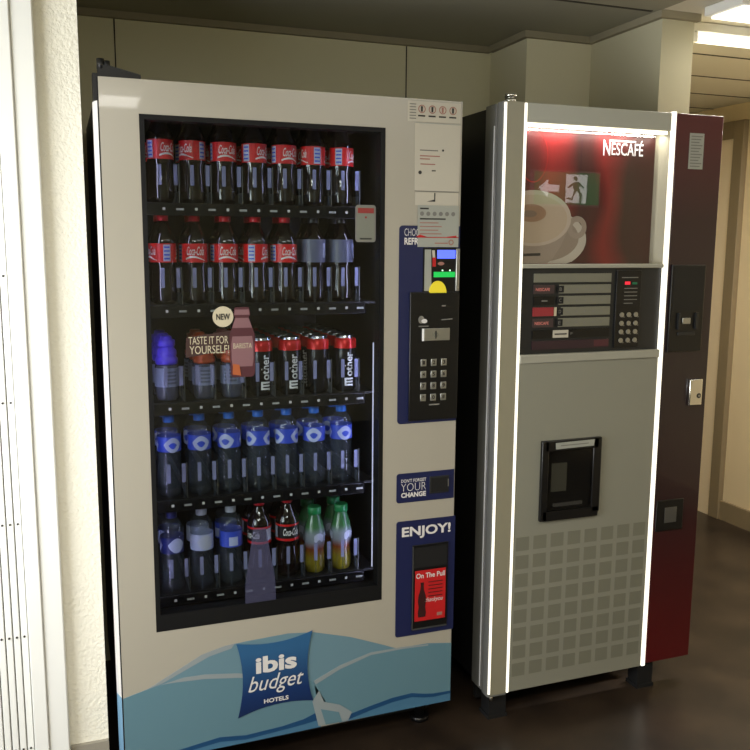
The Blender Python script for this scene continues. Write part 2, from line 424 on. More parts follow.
# cabinet shell, hollow where the drinks stand
cb = MB()
cb.box(-.004, .014, .052, .78, .05, 1.80, 'black_metal').box(.94, .957, .052, .78, .05, 1.80, 'black_metal')
cb.box(.014, .94, .052, .78, 1.775, 1.80, 'black_metal').box(.014, .94, .76, .78, .05, 1.775, 'black_metal')
cb.box(.014, .94, .052, .76, .05, .40, 'interior_black').box(.014, .068, .052, .76, .40, 1.775, 'interior_black').box(.757, .94, .052, .76, .40, 1.775, 'interior_black')
part(cb, 'cabinet', VM)
for x in (.06, .90):
    for y in (.10, .70): part(MB().cyl((x, y, FZ), (x, y, FZ+.015), .03, 'black_plastic').cyl((x, y, FZ+.015), (x, y, .05), .015, 'black_metal'), 'foot', VM)
part(MB().box(.03, .93, .10, .115, FZ+.03, .05, 'black_metal'), 'kick_plate', VM)
# door with window opening; the lower left corner hangs a little lower, as on the photo
db = MB()
db.prism([(0, 0), (wx0, 0), (wx0, .045), (0, .045)], wz0, H, 'beige_panel')
db.box(wx1, W, 0, .045, wz0, H, 'beige_panel').box(wx0, wx1, 0, .045, wz1, H, 'beige_panel')
low = [(0, .046), (W, .058), (W, wz0), (0, wz0)]
db.plate(low, 0, 'beige_panel', .045)
part(db, 'door', VM)
part(MB().box(-.0035, -.0005, .001, .05, .05, H-.002, 'black_matte').prism([(-.0035, .004), (-.0035, .044), (-.013, .05), (-.0135, .035)], .245, H-.055, 'white_trim').prism([(-.0035, .004), (-.0035, .044), (-.013, .05), (-.0135, .035)], .05, .245, 'edge_blue'), 'door_edge', VM, 'white curved edge strip of the door, pale blue at the bottom')
gb = MB().box(wx0, wx0+.012, -.0005, .04, wz0, wz1, 'frame_black').box(wx1-.012, wx1, -.0005, .04, wz0, wz1, 'frame_black').box(wx0+.012, wx1-.012, -.0005, .04, wz1-.012, wz1, 'frame_black').box(wx0+.012, wx1-.012, -.0005, .04, wz0, wz0+.045, 'frame_black')
part(gb, 'window_frame', VM)
part(MB().box(wx0+.012, wx1-.012, .004, .008, wz0+.045, wz1-.012, 'window_glass'), 'window_pane', VM)
part(MB().box(wx0+.012, wx1-.012, .0385, .0405, wz0+.030, wz0+.036, 'dark_plastic'), 'sill_rail', VM)
part(MB().box(.7185, .7205, .049, .053, .50, 1.165, 'led_thin'), 'light_strip', VM, 'thin cool white light line inside the window')
part(MB().box(.750, .755, .047, .051, .42, 1.74, 'led_cool'), 'light_strip', VM, 'cool light strip behind the right window edge')
part(MB().box(.070, .075, .047, .051, .42, 1.74, 'led_fill'), 'light_strip', VM, 'added cool fill strip hidden behind the left window edge')  # unseen strip added to light the drinks from the left
# hinge bracket on the top left corner
hb = MB().prism([(-.012, .006), (.10, .006), (.10, .03), (-.012, .045)], H, H+.008, 'black_metal')
hb.plate([(0, H+.006), (.10, H+.006), (.10, H+.012), (.03, H+.028), (0, H+.03)], .012, 'black_metal', .014)
hb.cyl((.008, .02, H+.02), (.008, .02, H+.044), .009, 'black_metal', 14).cyl((.022, .02, H+.02), (.022, .02, H+.040), .008, 'black_metal', 14)
hb.box(-.012, -.001, .003, .05, H-.055, H+.004, 'black_metal')
part(hb, 'hinge_bracket', VM, 'black metal hinge bracket')

# shelves
SZ = [1.545, 1.277, 1.013, .742, .468]
CX = [.157+.0836*i for i in range(7)]
for k, z in enumerate(SZ):
    s = part(MB().box(.072, .752, .118, .70, z-.006, z, 'interior_black'), 'shelf', VM)
    part(MB().box(.085, .716, .108, .118, z-.034, z-.001, 'rail_black', .002), 'price_rail', s)
    for i, x in enumerate(CX):
        part(MB().plate([(x-.004, z-.020), (x+.003, z-.020), (x+.003, z-.013), (x-.004, z-.013)], .1074, 'white_print'), 'number_tag', s)
        part(MB().plate([(x+.031, z-.020), (x+.051, z-.020), (x+.051, z-.0145), (x+.031, z-.0145)], .1074, 'tag_print'), 'price_tag', s)
        part(MB().box(x+.0412, x+.0428, .121, .68, z, z+.03, 'silver_dark').box(x+.041, x+.043, .119, .123, z, z+.10, 'silver_dark'), 'divider', s)
        for xa, xb in ((x-.0125, x-.0025), (x+.028, x+.0385)): part(MB().box(xa, xb, .1195, .1207, z+.045, z+.098, 'reflection_tint').box(xa+.003, xb-.003, .1197, .1205, z, z+.045, 'bottle_clear'), 'reflection_bar', s)  # pale bars modelled for daylight reflections on bottles and dividers

# hotel graphic
g = MB()
g.plate([(.0, .10), (.0, .244), (.062, .259), (.132, .294), (.209, .333), (.273, .348), (.331, .352), (.45, .356), (.525, .348), (.635, .316), (.732, .277), (.781, .256), (.882, .256), (W, .245), (W, .10), (.54, .08)], -.0006, 'wave_back')
g.plate([(.062, .259), (.132, .294), (.209, .333), (.273, .348), (.30, .351), (.29, .338), (.23, .325), (.145, .288), (.10, .268)], -.0010, 'wave_pale')
g.plate([(.0, .048), (.0, .244), (.062, .259), (.117, .267), (.215, .264), (.307, .251), (.373, .236), (.46, .225), (.52, .20), (.56, .13), (.54, .08), (.50, .062)], -.0014, 'wave_front')
g.plate([(.10, .266), (.16, .276), (.215, .275), (.307, .262), (.373, .244), (.373, .234), (.307, .249), (.215, .262), (.14, .266)], -.0018, 'wave_pale')
g.plate([(.525, .2), (.603, .234), (.699, .258), (.798, .258), (.882, .253), (W, .245), (W, .08), (.62, .06), (.54, .10)], -.0014, 'wave_front')
g.plate([(.525, .2), (.603, .234), (.699, .258), (.798, .258), (.882, .253), (.882, .249), (.798, .252), (.699, .250), (.603, .222), (.53, .188)], -.0018, 'wave_pale')
g.plate([(.12, .049), (.24, .080), (.326, .070), (.431, .076), (.493, .085), (.54, .10), (.545, .054), (.35, .051)], -.0022, 'wave_low')
g.plate([(.08, .060), (.16, .070), (.253, .082), (.326, .073), (.431, .079), (.493, .088), (.54, .104), (.542, .078), (.493, .072), (.431, .067), (.326, .060), (.253, .068), (.16, .058)], -.0026, 'wave_deep')
g.plate([(.60, .056), (.635, .072), (.7, .086), (.766, .098), (.83, .102), (.87, .092), (.902, .088), (W, .088), (W, .058)], -.0022, 'wave_low')
g.plate([(.60, .060), (.635, .076), (.7, .090), (.766, .102), (.83, .106), (.87, .096), (.902, .091), (W, .090), (W, .082), (.902, .080), (.87, .084), (.83, .093), (.766, .088), (.7, .076), (.62, .058)], -.0026, 'wave_deep')
g.plate([(.538, .058), (.52, .138), (.54, .168), (.555, .13), (.603, .112), (.64, .082), (.628, .058)], -.0030, 'wave_pale')
g.plate([(.56, .058), (.545, .11), (.60, .09), (.61, .058)], -.0033, 'wave_front')
part(g, 'bed_graphic', VM, 'pale blue rumpled bedding graphic')
def curve_edge(a, b, bow, n=10):
    out = []
    dx, dz = b[0]-a[0], b[1]-a[1]; L = math.hypot(dx, dz); nx, nz = -dz/L, dx/L
    for i in range(n):
        t = i/n; k = 4*t*(1-t)*bow; out.append((a[0]+dx*t+nx*k, a[1]+dz*t+nz*k))
    return out
P4 = [(.303, .350), (.304, .129), (.522, .142), (.521, .356)]
pil = []
for i in range(4): pil += curve_edge(P4[i], P4[(i+1) % 4], .016)
pg = MB(); pg.plate(pil, -.0040, 'pillow_print')
pp = part(pg, 'pillow_graphic', VM, 'blue pillow graphic with white lettering')
tg = MB()
tg.text('ibis', .356, .474, .252, .302, -.0052, 'white_print', .035).text('budget', .334, .494, .186, .246, -.0052, 'white_print', 0, .35).text('HOTELS', .378, .449, .160, .173, -.0052, 'white_print', .03)
part(tg, 'lettering', pp)

# blue selection panel and payment unit
def rrect(x0, x1, z0, z1, r, sides='lr', n=5):
    pts = []
    for cx, cz, a, on in ((x0+r, z0+r, 180, 'l'), (x1-r, z0+r, 270, 'r'), (x1-r, z1-r, 0, 'r'), (x0+r, z1-r, 90, 'l')):
        if on in sides: pts += [(cx+r*math.cos(math.radians(a+90*i/n)), cz+r*math.sin(math.radians(a+90*i/n))) for i in range(n+1)]
        else: pts.append((x1 if on == 'r' else x0, cz+(-r if a in (180, 270) else r)))
    return pts
sp = part(MB().plate(rrect(.774, .958, .935, 1.492, .010, 'l'), -.002, 'navy', .002), 'selection_panel', VM, 'navy blue selection panel')
part(MB().text('CHOOSE', .789, .850, 1.464, 1.484, -.0026, 'white_print', -.01).text('REFRESH', .789, .862, 1.440, 1.459, -.0026, 'white_print', .03), 'lettering', sp)
# note reader window with coloured screens
nr = part(MB().box(.846, .958, -.004, -.002, 1.305, 1.432, 'black_plastic'), 'note_reader', sp)
part(MB().plate([(.850, 1.312), (.872, 1.312), (.869, 1.427), (.850, 1.427)], -.0046, 'paper_grey'), 'white_card', nr)
part(MB().plate([(.888, 1.402), (.944, 1.402), (.944, 1.426), (.888, 1.426)], -.0046, 'screen_blue'), 'blue_screen', nr)
part(MB().plate([(.878, 1.350), (.944, 1.350), (.944, 1.365), (.878, 1.365)], -.0046, 'screen_green').plate([(.903, 1.367), (.907, 1.367), (.907, 1.371), (.903, 1.371)], -.0046, 'screen_white').plate([(.926, 1.367), (.930, 1.367), (.930, 1.371), (.926, 1.371)], -.0046, 'screen_white'), 'green_light', nr)
part(MB().plate([(.874, 1.38), (.884, 1.38), (.884, 1.405), (.874, 1.405)], -.0046, 'red_print').disc(.900, 1.388, .010, .005, -.0046, 'pink_print').plate([(.874, 1.405), (.882, 1.405), (.880, 1.425), (.872, 1.425)], -.0046, 'paper'), 'pictogram', nr)
part(MB().box(.945, .956, -.010, -.004, 1.31, 1.43, 'silver', .002), 'side_rail', nr)
part(MB().disc(.890, 1.306, .026, .034, -.010, 'amber_glow', 20, .006, 0, 180), 'glow_button', nr, 'glowing yellow half-round button')
pb = part(MB().box(.806, .957, -.010, -.002, .943, 1.309, 'black_plastic', .002), 'payment_panel', VM, 'black payment panel with keypad')
part(MB().box(.842, .928, -.0125, -.010, 1.172, 1.207, 'silver', .001), 'reader_plate', pb)
part(MB().box(.842, .848, -.0135, -.0125, 1.172, 1.207, 'bright_white').cyl((.884, -.0125, 1.189), (.884, -.0135, 1.189), .008, 'tile_print', 12).box(.882, .886, -.014, -.0135, 1.178, 1.200, 'dark_plastic'), 'card_slot', pb)
part(MB().disc(.840, 1.232, .009, .011, -.0106, 'grey_print').disc(.849, 1.228, .009, .006, -.0110, 'white_print'), 'contactless_symbol', pb)
for q in ([(.832, 1.212), (.862, 1.212), (.862, 1.215), (.832, 1.215)], [(.902, 1.229), (.936, 1.231), (.936, 1.234), (.902, 1.232)], [(.868, .986), (.900, .986), (.900, .990), (.868, .990)], [(.902, 1.268), (.914, 1.268), (.914, 1.272), (.902, 1.272)]):
    part(MB().plate(q, -.0106, 'grey_print'), 'printed_line', pb)
keys = ['1', '2', '3', '4', '5', '6', '7', '8', '9', '*', '0', '#']
for i in range(4):
    for j in range(3):
        x = .848+j*.0315; z = 1.110-i*.0335
        part(MB().box(x-.0085, x+.0085, -.0135, -.010, z-.010, z+.010, 'silver', .001).text(keys[i*3+j], x-.004, x+.004, z-.005, z+.006, -.0140, 'dark_print', .03), 'key', pb)
# change return
ch = part(MB().plate(rrect(.774, .956, .702, .789, .008, 'l'), -.002, 'navy', .002), 'change_panel', VM, 'navy blue change return panel')
part(MB().text("DON'T FORGET", .788, .866, .762, .772, -.0026, 'white_print', .01).text('YOUR', .788, .866, .736, .759, -.0026, 'white_print', -.02).text('CHANGE', .788, .866, .717, .732, -.0026, 'white_print', .04), 'lettering', ch)
part(MB().box(.877, .938, -.005, -.002, .722, .773, 'dark_plastic', .001).box(.882, .933, -.0056, -.005, .727, .768, 'black_matte').box(.9345, .937, -.007, -.005, .740, .762, 'silver'), 'change_tray', ch)
# delivery panel
dl = part(MB().plate(rrect(.775, .963, .291, .646, .008, 'l'), -.002, 'navy', .002), 'delivery_panel', VM, 'navy blue collection panel')
part(MB().text('ENJOY!', .792, .948, .590, .628, -.0026, 'white_print', .03), 'lettering', dl)
fl = part(MB().box(.825, .940, -.006, -.002, .307, .570, 'black_plastic', .001).box(.825, .828, -.008, -.006, .310, .567, 'silver_dark').box(.828, .938, -.008, -.006, .308, .312, 'silver_dark').box(.830, .936, -.0068, -.006, .50, .562, 'black_matte'), 'collection_flap', dl, 'black collection flap')
rd = MB().plate([(.833, .335), (.932, .335), (.932, .492), (.833, .492)], -.0090, 'red_print')
bo = [(z/.24, r/.034) for z, r in [(0, .024), (.03, .028), (.07, .022), (.11, .028), (.15, .024), (.19, .012), (.22, .010), (.24, .012)]]
rd.plate([(.856-r*.016, .347+z*.108) for z, r in bo]+[(.856+r*.016, .347+z*.108) for z, r in bo[::-1]], -.0096, 'poster_black')
rd.text('On The Pull', .836, .929, .468, .484, -.0096, 'white_print', .02).text('thankyou', .866, .924, .388, .406, -.0096, 'white_print', 0, .4)
for i in range(5): rd.plate([(.876, .452-i*.011), (.922, .452-i*.011), (.922, .455-i*.011), (.876, .455-i*.011)], -.0096, 'poster_dark')
rd.plate([(.905, .345), (.922, .345), (.922, .355), (.905, .355)], -.0096, 'pink_print')
part(rd, 'flap_poster', fl, 'red poster with black bottle on the collection flap')

# papers taped to the door
st = MB().plate([(.795, 1.770), (.953, 1.772), (.953, 1.824), (.795, 1.824)], -.001, 'paper')
for i in range(4):
    x = .836+i*.031
    st.ring(x, 1.804, .0085, .0110, -.0018, 'pink_print', 18); st.plate([(x-.0025, 1.797), (x+.0025, 1.797), (x+.003, 1.811), (x-.003, 1.811)], -.0018, 'dark_print' if i != 2 else 'pink_print')
    st.plate([(x-.011, 1.784), (x+.010, 1.784), (x+.010, 1.788), (x-.011, 1.788)], -.0018, 'dark_print')
for i in range(6): st.plate([(.800, 1.777+i*.0075), (.819, 1.777+i*.0075), (.819, 1.7795+i*.0075), (.800, 1.7795+i*.0075)], -.0018, 'grey_print')
part(st, 'warning_sticker', VM, 'strip of round warning symbols at the top right of the door')
st = MB().plate([(.818, 1.586), (.952, 1.586), (.954, 1.768), (.816, 1.768)], -.0016, 'paper').plate([(.816, 1.7665), (.954, 1.7665), (.954, 1.7685), (.816, 1.7685)], -.0022, 'paper_grey').plate([(.818, 1.585), (.952, 1.585), (.952, 1.587), (.818, 1.587)], -.0022, 'grey_print')
for x0, x1, z, m in ((.832, .886, 1.694, 'grey_print'), (.832, .892, 1.679, 'pink_print'), (.832, .862, 1.671, 'pink_print'), (.834, .878, 1.657, 'pink_print'), (.868, .880, 1.640, 'dark_print')):
    st.plate([(x0, z), (x1, z), (x1, z+.003), (x0, z+.003)], -.0022, m)
st.disc(.833, 1.636, .005, .005, -.0022, 'dark_print').disc(.901, 1.697, .003, .003, -.0022, 'dark_print')
part(st, 'notice_paper', VM, 'blank-looking white notice taped above the selection panel')
st = MB().plate([(.820, 1.548), (.951, 1.548), (.951, 1.583), (.820, 1.583)], -.0012, 'paper').plate([(.855, 1.558), (.880, 1.558), (.880, 1.582), (.877, 1.582), (.877, 1.564)], -.0018, 'dark_print')
part(st, 'small_paper', VM)
st = MB().plate([(.828, 1.434), (.953, 1.434), (.953, 1.548), (.828, 1.548)], -.0032, 'paper_grey')
st.plate([(.834, 1.537), (.860, 1.537), (.860, 1.541), (.834, 1.541)], -.0038, 'dark_print').plate([(.834, 1.509), (.912, 1.509), (.912, 1.513), (.834, 1.513)], -.0038, 'dark_print')
for i in range(6): st.disc(.840+i*.019, 1.525, .006, .006, -.0038, 'grey_print', 12)
for i in range(4): st.plate([(.834, 1.499-i*.010), (.890+.01*(i % 2), 1.499-i*.010), (.890+.01*(i % 2), 1.5015-i*.010), (.834, 1.5015-i*.010)], -.0038, 'pink_print')
st.plate([(.822, 1.462), (.862, 1.460), (.835, 1.468)], -.0038, 'red_print').plate([(.947, 1.466), (.915, 1.462), (.945, 1.460)], -.0038, 'red_print').plate([(.828, 1.4595), (.953, 1.4595), (.953, 1.4615), (.828, 1.4615)], -.0038, 'red_print').ring(.930, 1.447, .005, .008, -.0038, 'pink_print').plate([(.880, 1.443), (.92, 1.443), (.92, 1.446), (.88, 1.446)], -.0038, 'pink_print')
part(st, 'instruction_notice', VM, 'printed notice with red arrows over the selection panel')
# stickers on the window, and a painted bottle reflection
st = MB().plate(rrect(.648, .706, 1.446, 1.545, .008), .0018, 'grey_print', .002).plate(rrect(.652, .702, 1.450, 1.541, .006), .0012, 'grey_body', .0005)
st.plate([(.654, 1.523), (.700, 1.523), (.700, 1.537), (.654, 1.537)], .0004, 'sticker_red').disc(.677, 1.512, .003, .003, .0004, 'sticker_red').plate([(.660, 1.453), (.694, 1.453), (.694, 1.457), (.660, 1.457)], .0004, 'dark_print')
part(st, 'window_sticker', VM, 'small grey rounded sticker with red header on the glass')
st = MB().plate([(.188, 1.148), (.322, 1.168), (.322, 1.218), (.190, 1.200)], .0030, 'sticker_brown')
st.text('TASTE IT FOR', .196, .298, 1.182, 1.202, .0022, 'sticker_cream', 0).text('YOURSELF!', .198, .300, 1.157, 1.178, .0022, 'sticker_cream', 0)
st.disc(.286, 1.252, .027, .027, .0030, 'sticker_cream').text('NEW', .268, .304, 1.244, 1.260, .0022, 'dark_print', .03)
bp_ = [(1.092, .026), (1.100, .032), (1.165, .033), (1.205, .033), (1.225, .026), (1.250, .018), (1.256, .022), (1.272, .020), (1.276, .017)]
def sym(cx, P): return [(cx-r, z) for z, r in P]+[(cx+r, z) for z, r in P[::-1]]
st.plate(sym(.335, bp_), .0012, 'sticker_maroon').plate(sym(.335, [(1.12, .026), (1.14, .029), (1.18, .029), (1.20, .026)]), .0004, 'sticker_pink').plate(sym(.335, [(1.222, .026), (1.235, .022), (1.248, .017)]), .0004, 'sticker_pink').plate(sym(.335, [(1.256, .020), (1.270, .018)]), .0004, 'sticker_pink')
st.plate([(.308, 1.100), (.330, 1.096), (.326, 1.125), (.309, 1.128)], -.0002, 'sticker_amber').text('BARISTA', .311, .360, 1.168, 1.182, -.0002, 'sticker_cream', 0)
part(st, 'promotion_sticker', VM, 'bottle and speech sticker on the glass')
st = MB().plate(sym(.374, [(.412, .030), (.418, .038), (.430, .0425), (.500, .0425), (.540, .039), (.580, .032), (.620, .025), (.660, .019), (.672, .016)]), .0010, 'pale_reflection', .0015)  # bottle-shaped reflection, laid on the glass as a thin pale sheet
part(st, 'bottle_reflection', VM, 'pale see-through bottle-shaped reflection painted low on the glass')

# ================================================================== DRINKS
ORD = ['leftmost', 'second from left', 'third from left', 'fourth from left', 'fifth from left', 'sixth from left', 'rightmost']
SHELFN = ['top shelf', 'second shelf', 'middle shelf', 'fourth shelf', 'bottom shelf']
DEP = ['in front', 'second in line', 'third in line', 'fourth in line', 'fifth in line', 'sixth in line']
def cola(kind):
    t = thing('cola_bottle', 'x', 'bottle')
    body = [(0, .024), (.003, .029), (.012, .0325), (.04, .0335), (.062, .0325), (.085, .0300), (.1, .0315), (.108, .0345), (.166, .0345), (.176, .033), (.188, .027), (.202, .019), (.216, .0145), (.2215, .0135)]
    part(MB().lathe(body, 'cola_body' if kind != 'clear' else 'bottle_deep'), 'bottle_body', t)
    part(MB().lathe([(.2215, .0148), (.2225, .0155), (.238, .0152), (.240, .013)], {'red': 'cap_red', 'dark': 'cap_dark', 'zero': 'cap_red', 'greycap': 'cap_dark'}[kind], seg=20), 'cap', t)  # dark kind: red caps in dim light, their shade put into the colour
    if kind in ('red', 'dark'):
        lb = MB().lathe([(.112, .0347), (.162, .0347)], 'cola_label', seg=28, closed=False)
        for a in (0, PI):
            lb.wraptext('Coca-Cola', .0352, a, .048, .131, .154, 'script_white', .01, .35)
            lb.wrappatch(.0350, a-.8, a+.8, .124, .128, 'script_white', 8, lambda t_: (.119+.005*math.sin(t_*PI*1.2), .123+.006*math.sin(t_*PI*1.3)))
        for a in (PI/2, -PI/2):
            lb.wrappatch(.0350, a-.28, a+.28, .115, .159, 'panel_lilac')
            for q in range(4): lb.wrappatch(.0352, a-.22, a+.22, .120+q*.010, .124+q*.010, 'water_label', 3)
    elif kind == 'zero':
        lb = MB().lathe([(.112, .0347), (.162, .0347)], 'zero_label', seg=28, closed=False).lathe([(.112, .0350), (.119, .0350)], 'cola_label', seg=28, closed=False).lathe([(.156, .0350), (.162, .0350)], 'cola_label', seg=28, closed=False)
        for a in (0, PI): lb.wraptext('Coca-Cola', .0352, a, .048, .128, .150, 'script_white', .02, .35)
        for a in (PI/2, -PI/2): lb.wrappatch(.0352, a-.28, a+.28, .120, .155, 'panel_lilac')
    else:
        lb = MB().lathe([(.112, .0347), (.176, .0347)], 'grey_label', seg=28, closed=False)
        lb.wrappatch(.0352, -.9, -.5, .125, .165, 'panel_lilac').wrappatch(.0352, .3, .9, .150, .168, 'cola_label').wraptext('Zero', .0352, 0, .03, .132, .150, 'panel_lilac')
    part(lb, 'label_sleeve', t)
    return t
def water(kind):
    t = thing('water_bottle', 'x', 'bottle')
    body = [(0, .022), (.002, .028), (.008, .0318), (.018, .0325)]+[(.024+.0075*q, .0325 if q % 2 else .0308) for q in range(12)]+[(.115, .0318), (.124, .0325), (.178, .0325), (.188, .030), (.198, .024), (.206, .0165), (.210, .0135)]
    part(MB().lathe(body, 'bottle_clear'), 'bottle_body', t)
    part(MB().lathe([(.210, .0150), (.211, .0155), (.226, .0152), (.228, .013)], {'blue': 'cap_blue', 'navy': 'cap_navy', 'white': 'cap_white', 'whiteblue': 'cap_white'}[kind], seg=20), 'cap', t)
    base, pat = {'blue': ('water_label', 'water_label_pale'), 'navy': ('cap_navy', 'water_label_pale'), 'white': ('water_label_pale', 'cap_white'), 'whiteblue': ('water_label', 'water_label_pale')}[kind]
    lb = MB().lathe([(.130, .0328), (.172, .0328)] if kind == 'blue' else [(.112, .0328), (.158, .0328)], base, seg=28, closed=False)
    z0 = .126 if kind == 'blue' else .112
    for a in (0, PI*2/3, -PI*2/3):
        if kind == 'whiteblue': lb.wrappatch(.0332, a-.45, a+.35, z0+.004, z0+.030, pat)
        else: lb.wrappatch(.0332, a-.75, a+.75, 0, 0, pat, 10, lambda q: (z0+.024-.022*math.sin(q*PI)**.7, z0+.026+.018*math.sin(q*PI)))
        if kind == 'blue': lb.wrappatch(.0335, a-.35, a+.35, 0, 0, base, 6, lambda q: (z0+.022-.010*math.sin(q*PI), z0+.024+.006*math.sin(q*PI)))
    part(lb, 'label_sleeve', t)
    return t
def sport(col, cap):
    t = thing('sports_drink_bottle', 'x', 'bottle')
    body = [(0, .024), (.003, .030), (.012, .032), (.09, .0325), (.098, .030), (.100, .0285)]
    part(MB().lathe(body, 'sport_body'), 'bottle_body', t)
    sh_ = [(.100, .0275), (.104, .0305), (.116, .0305), (.121, .0255), (.126, .0275), (.137, .0275), (.143, .022), (.150, .0215)]
    part(MB().lathe(sh_, col), 'ribbed_shoulder', t)
    part(MB().lathe([(.150, .0225), (.152, .024), (.166, .0235), (.168, .016), (.176, .015), (.178, .012)], cap, seg=20), 'cap', t)
    lb = MB().lathe([(.040, .0329), (.092, .0329)], 'sport_label', seg=28, closed=False)
    for a in (0, PI):
        for q in range(4): lb.wrappatch(.0333, a-.55, a+.5, .048+q*.010, .053+q*.010, 'grey_label', 5)
    part(lb, 'label_sleeve', t)
    return t
def can():
    t = thing('energy_drink_can', 'x', 'can')
    part(MB().lathe([(0, .024), (.003, .0255), (.010, .0325), (.120, .0328), (.1205, .0328), (.150, .0328)], 'can_black'), 'can_body', t)
    part(MB().lathe([(.128, .0332), (.152, .0331), (.158, .029)], 'can_red', closed=False), 'shoulder_band', t)
    part(MB().lathe([(.150, .0328), (.160, .0275), (.1645, .0275), (.1665, .0265), (.1645, .0255), (.161, .024), (.161, .001)], 'can_rim').box(-.004, .004, -.014, .006, .1615, .1635, 'can_rim', .001), 'can_lid', t)
    lb = MB(); hw = .013/.0334
    for a in (0, PI):
        lb.wraptext('other', .0334, a, .024, .047, .118, 'bright_white', .02, 0, True)
        for zz_ in (.019, .028, .037): lb.wrappatch(.0334, a-hw, a+hw, zz_, zz_+.005, 'bright_white', 4)
        lb.wrappatch(.0334, a-hw, a-hw+.16, .024, .037, 'bright_white', 2).wrappatch(.0334, a+hw-.1, a+hw, .017, .021, 'bright_white', 1)
    part(lb, 'lettering', t)
    return t
def juice():
    t = thing('juice_bottle', 'x', 'bottle')
    body = [(0, .024), (.003, .029), (.02, .031), (.05, .0295), (.07, .0285), (.095, .0315), (.115, .0325), (.135, .030), (.155, .0235), (.172, .019), (.178, .018)]
    part(MB().lathe(body, 'juice_print'), 'bottle_body', t)
    part(MB().lathe([(.178, .0195), (.179, .0205), (.197, .020), (.200, .018)], 'cap_green', seg=20), 'cap', t)
    lb = MB()
    for a in (0, PI*.66, -PI*.66): lb.wrappatch(.0335, a-.5, a+.4, 0, 0, 'panel_lilac', 8, lambda q: (.100-.004*math.sin(q*PI*3), .116+.008*math.sin(q*PI)))
    part(lb, 'label_patch', t)
    return t
PROTO = {}
FIRST = set()
def proto(key):
    if key not in PROTO:
        k = key.split(':')
        PROTO[key] = {'cola': lambda: cola(k[1]), 'water': lambda: water(k[1]), 'sport': lambda: sport(k[1], k[2]), 'can': can, 'juice': juice}[k[0]]()
    return PROTO[key]
def stand(key, desc, row, col, d, dy=.078, rot=0, y0=.160, group=None, word=None, dx=0):
    p = proto(key)
    if key in FIRST: o = copy_tree(p)
    else: o = p; FIRST.add(key)
    o.location = (CX[col]+dx, y0+d*dy, SZ[row]); o.rotation_euler = (0, 0, rot)
    o['label'] = f'{desc}, {ORD[col]} on {SHELFN[row]}, {DEP[d]}'
    o['group'] = group or f'drinks on the {SHELFN[row]}'
rots = [[-.9, -1.0, .15, .85, .45, 1.55, 1.1], [1.3, -.1, .1, .95, .15, -.2, .1]]
rots = [[math.radians(a) for a in r] for r in ([35, -50, 8, 40, 22, 95, 60], [100, -5, 5, 60, 15, 0, 0])]
for d in range(2):
    for c in range(7):
        stand('cola:dark', 'red-labelled cola bottle', 0, c, d, rot=rots[0][c]+d*1.3)
        if c < 5: stand('cola:red', 'red-labelled cola bottle', 1, c, d, rot=rots[1][c]+d*.7)
        else: stand('cola:greycap', 'grey-labelled dark-capped cola bottle', 1, c, d, rot=.3*c+d)
        stand('water:blue', 'clear blue-capped water bottle', 3, c, d, rot=[.2, 0, -.5, 1.0, .9, -.3, .1][c]+d*1.1)
for d in range(3):
    stand('sport:purple:purple', 'purple-capped sports bottle', 2, 0, d, rot=.2+d)
    stand('sport:orange:orange', 'orange-capped sports bottle', 2, 1, d, rot=.1+d, dx=.018)
    stand('sport:orange:cap_salmon', 'salmon-capped sports bottle', 2, 2, d, rot=-.3+d, dx=.012)
for d in range(6):
    for c in range(3, 7): stand('can', 'black red-banded drink can', 2, c, d, dy=.070, rot=[.15, .1, 1.3, .05][c-3]+d*.9, dx=.012)
for d in range(2):
    stand('water:navy', 'navy-capped water bottle', 4, 0, d, rot=.3+d)
    stand('water:white', 'white-capped pale-labelled water bottle', 4, 1, d, rot=.2+d)
    stand('water:whiteblue', 'white-capped blue-labelled water bottle', 4, 2, d, rot=.1+d)
    stand('cola:zero', 'black-labelled red-capped cola bottle', 4, 3, d, rot=-.9+d)
    stand('cola:zero', 'black-labelled red-capped cola bottle', 4, 4, d, rot=.1+d)
    stand('juice', 'green-capped juice bottle', 4, 5, d, rot=.2+d)
    stand('juice', 'green-capped juice bottle', 4, 6, d, rot=.5+d)

# ================================================================== COFFEE MACHINE
CM = thing('coffee_machine', 'silver and dark red hot drinks machine with lit coffee cup poster', 'coffee machine', (1.42, .3, FZ))
X0, X1, ZL, ZT = 1.0905, 1.862, .046, 1.842
part(MB().box(1.094, 1.70, .118, .53, .05, 1.835, 'black_metal', .003), 'cabinet', CM)
part(MB().box(1.0905, 1.160, .050, .116, .04, 1.842, 'side_grey', .003).box(1.0888, 1.0905, .056, .060, .05, 1.78, 'bright_white'), 'door_surround', CM)
for x in (1.135, 1.70):
    for y in (.045, .46): part(MB().box(x-.034, x+.034, y-.03, y+.03, FZ, FZ+.012, 'black_matte').box(x-.030, x+.030, y-.026, y+.026, FZ+.012, .045, 'black_matte'), 'foot', CM)
part(MB().box(1.10, 1.68, .10, .12, FZ+.03, .05, 'black_matte'), 'kick_plate', CM)
